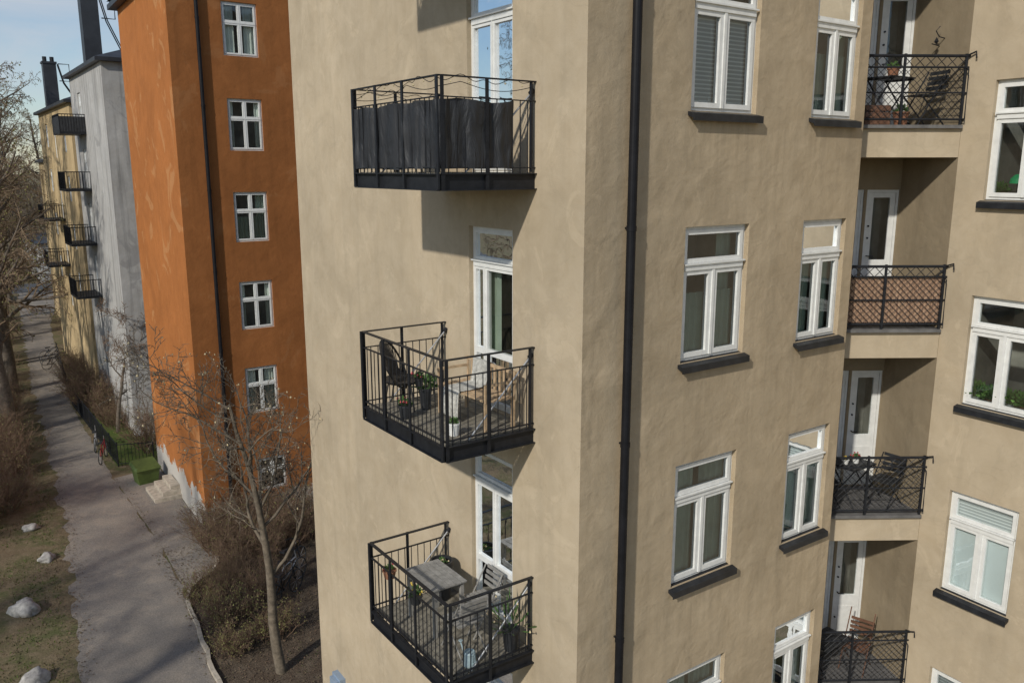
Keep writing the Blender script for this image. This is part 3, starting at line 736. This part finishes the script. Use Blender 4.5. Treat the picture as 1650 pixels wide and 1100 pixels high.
wlp=wob(lp,.16);wrp=wob(rpp,.06)
sheet("path",wlp+list(reversed(wrp)),.008,'path')
sheet("garden_bed",[(-1.0,5),(-1.45,11.7),(-1.0,16.4),(-.6,17.2),(.3,17.8),(.55,18.8),(.6,20.45),(8,20.45),(8,8.7),(.05,8.6),(.05,5)],.004,'soil')
sheet("forecourt",[(-.92,17.0),(-.78,20.4),(-.88,28.0),(.9,28.4),(.72,20.55),(.45,19.6),(.5,18.6),(.1,17.7),(-.6,17.1)],.012,'path')
sheet("lawn",[(-.5,29.5),(-.55,41),(1,42.2),(1,33.2),(1.6,33),(1.6,29)],.016,'lawn')
sheet("street",[(-60,90),(60,88),(60,95),(-60,98)],.02,'road')
km=MB();ed=wob([(-1.62,7),(-1.45,11.7),(-1.02,16.2),(-.7,17.1),(.3,17.75),(.55,18.8)],.04)
for a,b in zip(ed[::2],ed[2::2]):
    d=Vector((b[0]-a[0],b[1]-a[1],0));L=d.length
    if L<1e-3: continue
    d.normalize();n=Vector((-d.y,d.x,0))*.05;p=Vector((a[0],a[1],0))+d*.008;q=Vector((b[0],b[1],0))-d*.008;h=.09+R.uniform(-.02,.02)
    km.hexa([p-n,q-n,q+n,p+n,p-n+Vector((0,0,h)),q-n+Vector((0,0,h)),q+n+Vector((0,0,h)),p+n+Vector((0,0,h))],'steps')
km=km.obj("kerb",None);stru(km)
def rock(x,y,r,seed,label):
    bm=bmesh.new();bmesh.ops.create_icosphere(bm,subdivisions=3,radius=1);sx,sy,sz=r*1.1,r*.8,r*.62
    for v in bm.verts:
        n=noise.noise(v.co*1.3+Vector((seed*3,0,0)))*.5+noise.noise(v.co*3.5+Vector((0,seed,0)))*.16;v.co*=(1+n)
        v.co=Vector((v.co.x*sx,v.co.y*sy,v.co.z*sz+sz*.55))
    me=bpy.data.meshes.new("boulder");bm.to_mesh(me);bm.free();me.materials.append(M['stone']);me.polygons.foreach_set("use_smooth",[True]*len(me.polygons))
    ob=bpy.data.objects.new("boulder",me);COL.objects.link(ob);ob.location=(x,y,-.04);ob.rotation_euler=(0,0,seed)
    tag(ob,label,"rock","boulders along the path")
rock(-4.0,21.5,.27,1,"pale granite boulder on dry grass beside path");rock(-4.95,18.2,.40,2,"large pale granite boulder on dry grass")
rock(-4.15,24.4,.25,3,"small grey boulder at edge of shrubs");rock(-5.1,14.3,.36,4,"pale granite boulder on worn lawn")
bx,by=.12,26.9
L=local(bx,by,0,math.radians(8));e=tag(empty("grit_bin",(bx,by,0)),"green plastic grit bin with sloping lid beside wall","bin")
m=MB();m.hexa([L(-.36,-.28,.0),L(.36,-.28,0),L(.36,.28,0),L(-.36,.28,0),L(-.45,-.34,.6),L(.45,-.34,.6),L(.45,.34,.72),L(-.45,.34,.72)],'green');m.obj("body",e)
m=MB();m.hexa([L(-.49,-.4,.6),L(.49,-.4,.6),L(.49,.39,.73),L(-.49,.39,.73),L(-.42,-.33,.7),L(.42,-.33,.7),L(.44,.36,.88),L(-.44,.36,.88)],'green');m.obj("lid",e)
m=MB()
for i in range(3): m.box(G,-.12+i*.32,.84,24.3+i*.12,25.9,i*.16+.003,(i+1)*.16,'steps')
m=m.obj("stone_steps",None,origin=(.4,24.8,0));tag(m,"short flight of worn stone steps at orange wall","steps")
def fence(pts,label,h=1.0):
    m=MB()
    for a,b in zip(pts,pts[1:]):
        L=math.dist(a,b);n=int(L/.13)
        for z in (.12,h-.05): m.tube([(a[0],a[1],z),(b[0],b[1],z)],.016,4,'black')
        for i in range(n+1):
            x=a[0]+(b[0]-a[0])*i/n;y=a[1]+(b[1]-a[1])*i/n
            m.tube([(x,y,0),(x,y,h+(.08 if i%12==0 else 0))],.022 if i%12==0 else .009,4,'black')
    o=m.obj("metal_fence",None,origin=(pts[0][0],pts[0][1],0),fix=False);tag(o,label,"fence")
fence([(.85,28.9),(-.45,29.4),(-.62,41)],"black metal railing fence around small lawn")
fence([(-.55,42.5),(.35,54.5)],"black metal fence in front of yellow building")
def bicycle(x,y,rot,k,label):
    E=tag(empty("bicycle",(x,y,0)),label,"bicycle","bicycles parked by the buildings");L=local(x,y,0,rot)
    for cx in (-.52,.52):
        w=MB();w.tube([L(cx+.33*math.cos(t),0,.34+.33*math.sin(t)) for t in [6.2832*i/20 for i in range(21)]],.02,5,'pot',False)
        for i in range(8): t=i*.785;w.tube([L(cx,0,.34),L(cx+.32*math.cos(t),0,.34+.32*math.sin(t))],.004,3,'steel',False)
        w.obj("wheel",E,fix=False)
    f=MB()
    for a,b in (((-.52,.34),(-.1,.32)),((-.1,.32),(-.2,.78)),((-.52,.34),(-.18,.7)),((-.18,.7),(.36,.78)),((-.1,.32),(.38,.66)),((.36,.88),(.52,.34))): f.tube([L(a[0],0,a[1]),L(b[0],0,b[1])],.018,6,k)
    f.obj("frame",E)
    h=MB();h.tube([L(.36,0,.85),L(.33,0,1.0)],.014,5,'steel');h.tube([L(.2,-.28,.98),L(.33,-.15,1.02),L(.33,.15,1.02),L(.2,.28,.98)],.014,5,'black');h.obj("handlebar",E)
    s=MB();s.hexa([L(-.36,-.08,.84),L(-.05,-.02,.84),L(-.05,.02,.84),L(-.36,.08,.84),L(-.36,-.09,.9),L(-.05,-.02,.88),L(-.05,.02,.88),L(-.36,.09,.9)],'pot');s.tube([L(-.2,0,.78),L(-.22,0,.85)],.012,5,'steel');s.obj("saddle",E)
bicycle(-.82,30.6,1.2,'redp',"red bicycle leaning by black metal fence");bicycle(-.82,32.4,1.35,'steel',"grey bicycle parked beside black metal fence")
for i,(x,y,r) in enumerate(((-.05,53.5,.4),(-.15,52.2,.5),(-.2,50.8,.45),(1.35,14.7,.6),(1.7,15.4,.55),(2.0,16.1,.6))):
    bicycle(x,y,r,['black','steel','black'][i%3],"dark parked bicycle standing beside apartment building")
# ------------------------------------------------------------------ trees
def rnd_perp(d,rng):
    v=Vector((rng.uniform(-1,1),rng.uniform(-1,1),rng.uniform(-1,1)));v=v-d*v.dot(d)
    return v.normalized() if v.length>1e-4 else d.orthogonal().normalized()
def grow(mbs,p,d,L,r,lev,cfg,rng,tips):
    mx=cfg['lev'];ns=cfg['ns'][lev];pts=[p.copy()];rs=[r];dd=d.copy()
    for i in range(ns):
        dd=(dd+rnd_perp(dd,rng)*cfg['wob'][lev]+Vector((0,0,cfg['up'][lev]))).normalized()
        p=p+dd*(L/ns);pts.append(p.copy());rs.append(r*(1-(1-cfg['tap'])*(i+1)/ns))
    k=0 if lev<=1 else 1
    mbs[k].tube(pts,rs,cfg['sides'][lev],cfg['mat'][k],False)
    if lev<mx:
        n=cfg['kids'][lev]
        for j in range(n):
            t=cfg['st'][lev]+(1-cfg['st'][lev])*(j+rng.random())/n;x=t*ns;i=min(int(x),ns-1);q=pts[i].lerp(pts[i+1],x-i)
            td=(pts[i+1]-pts[i]).normalized();an=math.radians(rng.uniform(*cfg['ang'][lev]))
            cd=(td*math.cos(an)+rnd_perp(td,rng)*math.sin(an)).normalized()
            rr=(rs[i]+(rs[i+1]-rs[i])*(x-i))*rng.uniform(.45,.68)
            grow(mbs,q,cd,L*cfg['rat'][lev]*rng.uniform(.65,1.15)*(1.15-.5*t),max(rr,cfg['rmin']),lev+1,cfg,rng,tips)
    else: tips.append((pts[-1],dd))
def tree(name,x,y,cfg,seed,label,cat="tree",group=None,stems=None):
    rng=random.Random(seed);mbs=(MB(),MB());tips=[]
    for (ox,oy,dx,dy,dz,Lf) in (stems or [(0,0,0,0,1,1)]):
        grow(mbs,Vector((x+ox,y+oy,-.05)),Vector((dx,dy,dz)).normalized(),cfg['L']*Lf,cfg['r']*(.6+.4*Lf),0,cfg,rng,tips)
    if cfg.get('tip'):
        for p,d in tips:
            if rng.random()<cfg['tipp']: mbs[1].blob(p,cfg['tips']*rng.uniform(.6,1.4),cfg['tip'],rng)
    E=tag(empty(name,(x,y,0)),label,cat,group)
    mbs[0].obj("trunk",E,fix=False,smooth=True);mbs[1].obj("crown",E,fix=False)
    return E
MAG=dict(lev=4,L=7.2,r=.14,ns=[10,8,6,4,3],wob=[.08,.22,.28,.3,.3],up=[.05,.08,.04,.03,.03],tap=.22,sides=[8,6,5,4,3],mat=('mag','mag'),
 kids=[13,9,6,4],st=[.34,.2,.2,.2],ang=[(38,75),(30,62),(30,65),(30,65)],rat=[.54,.5,.48,.45],rmin=.0075,tip='blos',tipp=.06,tips=.022)
tree("magnolia_tree",-.02,11.3,MAG,8,"small bare magnolia with first pale blossoms in garden",stems=[(0,0,-.06,.03,1,1.0)])
TALL=dict(lev=4,L=19,r=.34,ns=[10,7,6,5,3],wob=[.06,.14,.2,.25,.25],up=[.03,.03,-.02,-.14,-.2],tap=.25,sides=[8,6,4,3,3],mat=('bark','twig'),
 kids=[26,7,6,4],st=[.15,.2,.2,.2],ang=[(30,70),(30,60),(30,60),(20,60)],rat=[.24,.5,.5,.55],rmin=.014,tip='bud',tipp=.3,tips=.035)
T1=tree("bare_tree",-3.75,36.5,TALL,11,"tall bare tree with drooping twigs beside path",group="bare trees along the path")
T2=tree("bare_tree",-2.95,45.5,TALL,12,"tall bare tree with drooping twigs beside path",group="bare trees along the path")
def copytree(E,x,y,rot,s,label,group):
    n=E.copy();COL.objects.link(n);n.location=(x,y,0);n.rotation_euler=(0,0,rot);n.scale=(s,s,s);n["label"]=label;n["group"]=group
    for c in E.children:
        k=c.copy();k.parent=n;COL.objects.link(k)
for i,(x,y,s) in enumerate(((-5.4,41,1.0),(-2.4,54,.95),(-5.0,52,1.0),(-2.0,63,.9),(-4.5,66,1.0),(-1.2,73,.9),(-.2,82,.9),(-5,84,1.0),(-9,70,1.0),(-7,95,1.0),(0,104,.95),(-5,112,1.0),(-14,102,1.0),(4,118,1.0),(9,126,1.0),(-8,128,1.1),(-1,97,.9),(15,132,1.0),(-2,138,1.1),(-13,36,.9),(-17,20,.9),(-15,8,.9),(-20,12,.9),(-22,30,1.0))):
    copytree((T1,T2)[i%2],x,y,i*1.9,s,"tall bare tree with drooping twigs beside path","bare trees along the path")
SH=dict(lev=2,L=1.5,r=.018,ns=[5,4,3],wob=[.16,.25,.3],up=[.03,.05,.03],tap=.35,sides=[4,3,3],mat=('twigr','twigr'),kids=[7,5],st=[.2,.15],ang=[(20,55),(20,60)],rat=[.55,.5],rmin=.005,tip='bud',tipp=.12,tips=.018)
def shrubstems(n,sp,rng,h=1):
    o=[]
    for i in range(n):
        a=rng.random()*6.28;r=sp*math.sqrt(rng.random());o.append((r*math.cos(a),r*math.sin(a),.55*math.cos(a)*rng.random()*1.3,.55*math.sin(a)*rng.random()*1.3,1,h*rng.uniform(.6,1.2)))
    return o
def shrub(x,y,n,sp,h,seed,label,cfg=SH,group="bare shrubs around the path"):
    rg=random.Random(seed);return tree("shrub",x,y,cfg,seed,label,"shrub",group,shrubstems(n,sp,rg,h))
S1=shrub(-5.2,27.0,90,.9,1.0,41,"dense bare brown shrub beside footpath")
S2=shrub(-4.7,31.0,75,.8,1.1,42,"dense bare brown shrub beside footpath")
SG=dict(SH);SG['tip']='bud';SG['tipp']=.35;SG['tips']=.02
S3=shrub(-.35,14.4,50,.5,.6,43,"low budding green shrub in garden bed",SG)
for i,(x,y,s) in enumerate(((-6.3,29,1),(-4.6,34.0,1),(-5.8,33,1.2),(-4.4,37.5,1.0),(-5.6,37,1.2),(-4.0,41,1.0),(-6.5,25.6,1.1),(-7.0,31,1.3),(-3.9,49,1.0),(-5.0,45,1.1),(-3.6,56,1.1),
    (.75,37.5,1.0),(.6,39.5,1.1),(.5,41,1.1),(.6,44.5,1.0),(.9,48,.8),(1.9,30.8,1.3),(-3.4,61,1.1),(-2.8,67,1.1),(2.3,59,.9),(.75,35.6,.7))):
    copytree((S1,S2)[i%2],x,y,i*2.3,s,"dense bare brown shrub beside footpath","bare shrubs around the path")
for i,(x,y,s) in enumerate(((1.0,19.8,1.0),(1.7,19.5,1.0),(2.6,19.7,1.2),(.9,15.4,.7),(1.2,17.6,.9),(.8,18.9,.9),(3.4,18.8,1.1),(.2,16.7,.6),(2.2,18.2,1.0),(-.2,16.2,.5))):
    copytree((S1,S2)[i%2],x,y,i*1.7+.5,s*.8,"bare twiggy shrub in front of orange wall","bare shrubs around the path")
for i,(x,y,s) in enumerate(((-.75,12.9,.7),(.3,13.0,.8),(-.6,15.9,.7))):
    copytree(S3,x,y,i*1.7+.5,s,"low budding green shrub in garden bed","bare shrubs around the path")
YT=dict(MAG);YT['mat']=('bark','twigr');YT['tip']=None;YT['L']=5.4;YT['r']=.10;YT['rmin']=.010;YT['rat']=[.62,.5,.48,.45];YT['kids']=[10,8,6,4]
tree("small_bare_tree",.45,34.5,YT,77,"small bare spreading tree in front of grey wall")
gt=MB();rg=random.Random(9)
for i in range(18000):
    x=rg.uniform(-9,-3.1);y=rg.uniform(11,40)
    edge=-4.3+(y-13)*.075
    if x>edge-.05: continue
    if noise.noise(Vector((x*.6,y*.6,0)))<-.15: continue
    h=rg.uniform(.02,.07);a=rg.random()*3.14;w=.02;dx,dy=math.cos(a)*w,math.sin(a)*w;lx,ly=rg.uniform(-.03,.03),rg.uniform(-.03,.03)
    gt.face([(x-dx,y-dy,0),(x+dx,y+dy,0),(x+lx,y+ly,h)],'lawn' if rg.random()<.5 else 'ground')
gt=gt.obj("grass",None,fix=False);gt["kind"]="stuff"
lt=MB()
for i in range(22000):
    q=rg.random()
    if q<.3: x=rg.uniform(-1.2,3.5);y=rg.uniform(9,20)
    elif q<.5: x=rg.uniform(-7,-3);y=rg.uniform(20,50)
    elif q<.85:
        e=rg.choice(wlp);x=e[0]+rg.gauss(-.05,.22);y=e[1]+rg.uniform(-.3,.3)
        if y>55: continue
    else:
        e=rg.choice(wrp);x=e[0]+rg.gauss(.05,.16);y=e[1]+rg.uniform(-.3,.3)
        if y>55: continue
    a=rg.random()*6.28;s=rg.uniform(.012,.035);z=.02+rg.random()*.02
    lt.face([(x+s*math.cos(a),y+s*math.sin(a),z),(x+s*math.cos(a+2),y+s*math.sin(a+2),z+.01),(x+s*math.cos(a+4),y+s*math.sin(a+4),z)],('twigr','soil','ground')[i%3])
lt=lt.obj("leaf_litter",None,fix=False);lt["kind"]="stuff"
fw=MB()
for i in range(14000):
    x=rg.uniform(-160,90);y=rg.uniform(135,230);hh=9+5*noise.noise(Vector((x*.06,y*.04,0)))+rg.uniform(-1,2)
    z0=rg.uniform(0,hh*.8);z1=z0+rg.uniform(1.5,4);lx=rg.uniform(-1.6,1.6);w=rg.uniform(.06,.2)
    fw.face([(x-w,y,z0),(x+w,y,z0),(x+lx,y+rg.uniform(-1,1),min(z1,hh+1))],'wood_far')
fw=fw.obj("distant_wood",None,fix=False);fw["kind"]="stuff"
# ------------------------------------------------------------------ light, sky, camera
dirv=Vector((1.3,.6,-.91)).normalized()
sl=bpy.data.lights.new("sun","SUN");sl.energy=3.0;sl.angle=math.radians(1.6);sl.color=(1,.95,.86)
so=bpy.data.objects.new("sun",sl);so.rotation_euler=dirv.to_track_quat('-Z','Y').to_euler();so.location=(-20,-10,40);COL.objects.link(so)
w=bpy.data.worlds.new("World");S.world=w;w.use_nodes=True;nt=w.node_tree;nt.nodes.clear()
sky=nt.nodes.new("ShaderNodeTexSky");sky.sky_type='NISHITA';sky.sun_disc=False;sky.sun_elevation=math.radians(32.5);sky.sun_rotation=math.radians(245.2);sky.dust_density=.4;sky.ozone_density=2.5
tc=nt.nodes.new("ShaderNodeTexCoord");mp=nt.nodes.new("ShaderNodeMapping");mp.inputs["Scale"].default_value=(1,1,3.2);nt.links.new(tc.outputs["Generated"],mp.inputs[0])
cl=ramp(nt,nz(nt,mp.outputs[0],4.2,7,.6,.5),.42,.72,(0,0,0),(.75,.75,.75))
mx=mix(nt,cl,sky.outputs[0],(5.2,5.5,6.0))
bg=nt.nodes.new("ShaderNodeBackground");bg.inputs[1].default_value=.11;nt.links.new(mx,bg.inputs[0])
wo=nt.nodes.new("ShaderNodeOutputWorld");nt.links.new(bg.outputs[0],wo.inputs[0])
cd=bpy.data.cameras.new("camera");cd.sensor_width=36;cd.lens=29.31;cd.clip_end=5000;cd.clip_start=.1
co=bpy.data.objects.new("camera",cd);co.location=(-6.049,-7.195,ZO);co.rotation_euler=(math.pi/2-.2039,0,-.6131);COL.objects.link(co);S.camera=co
S.view_settings.view_transform='Standard';S.view_settings.look='None'
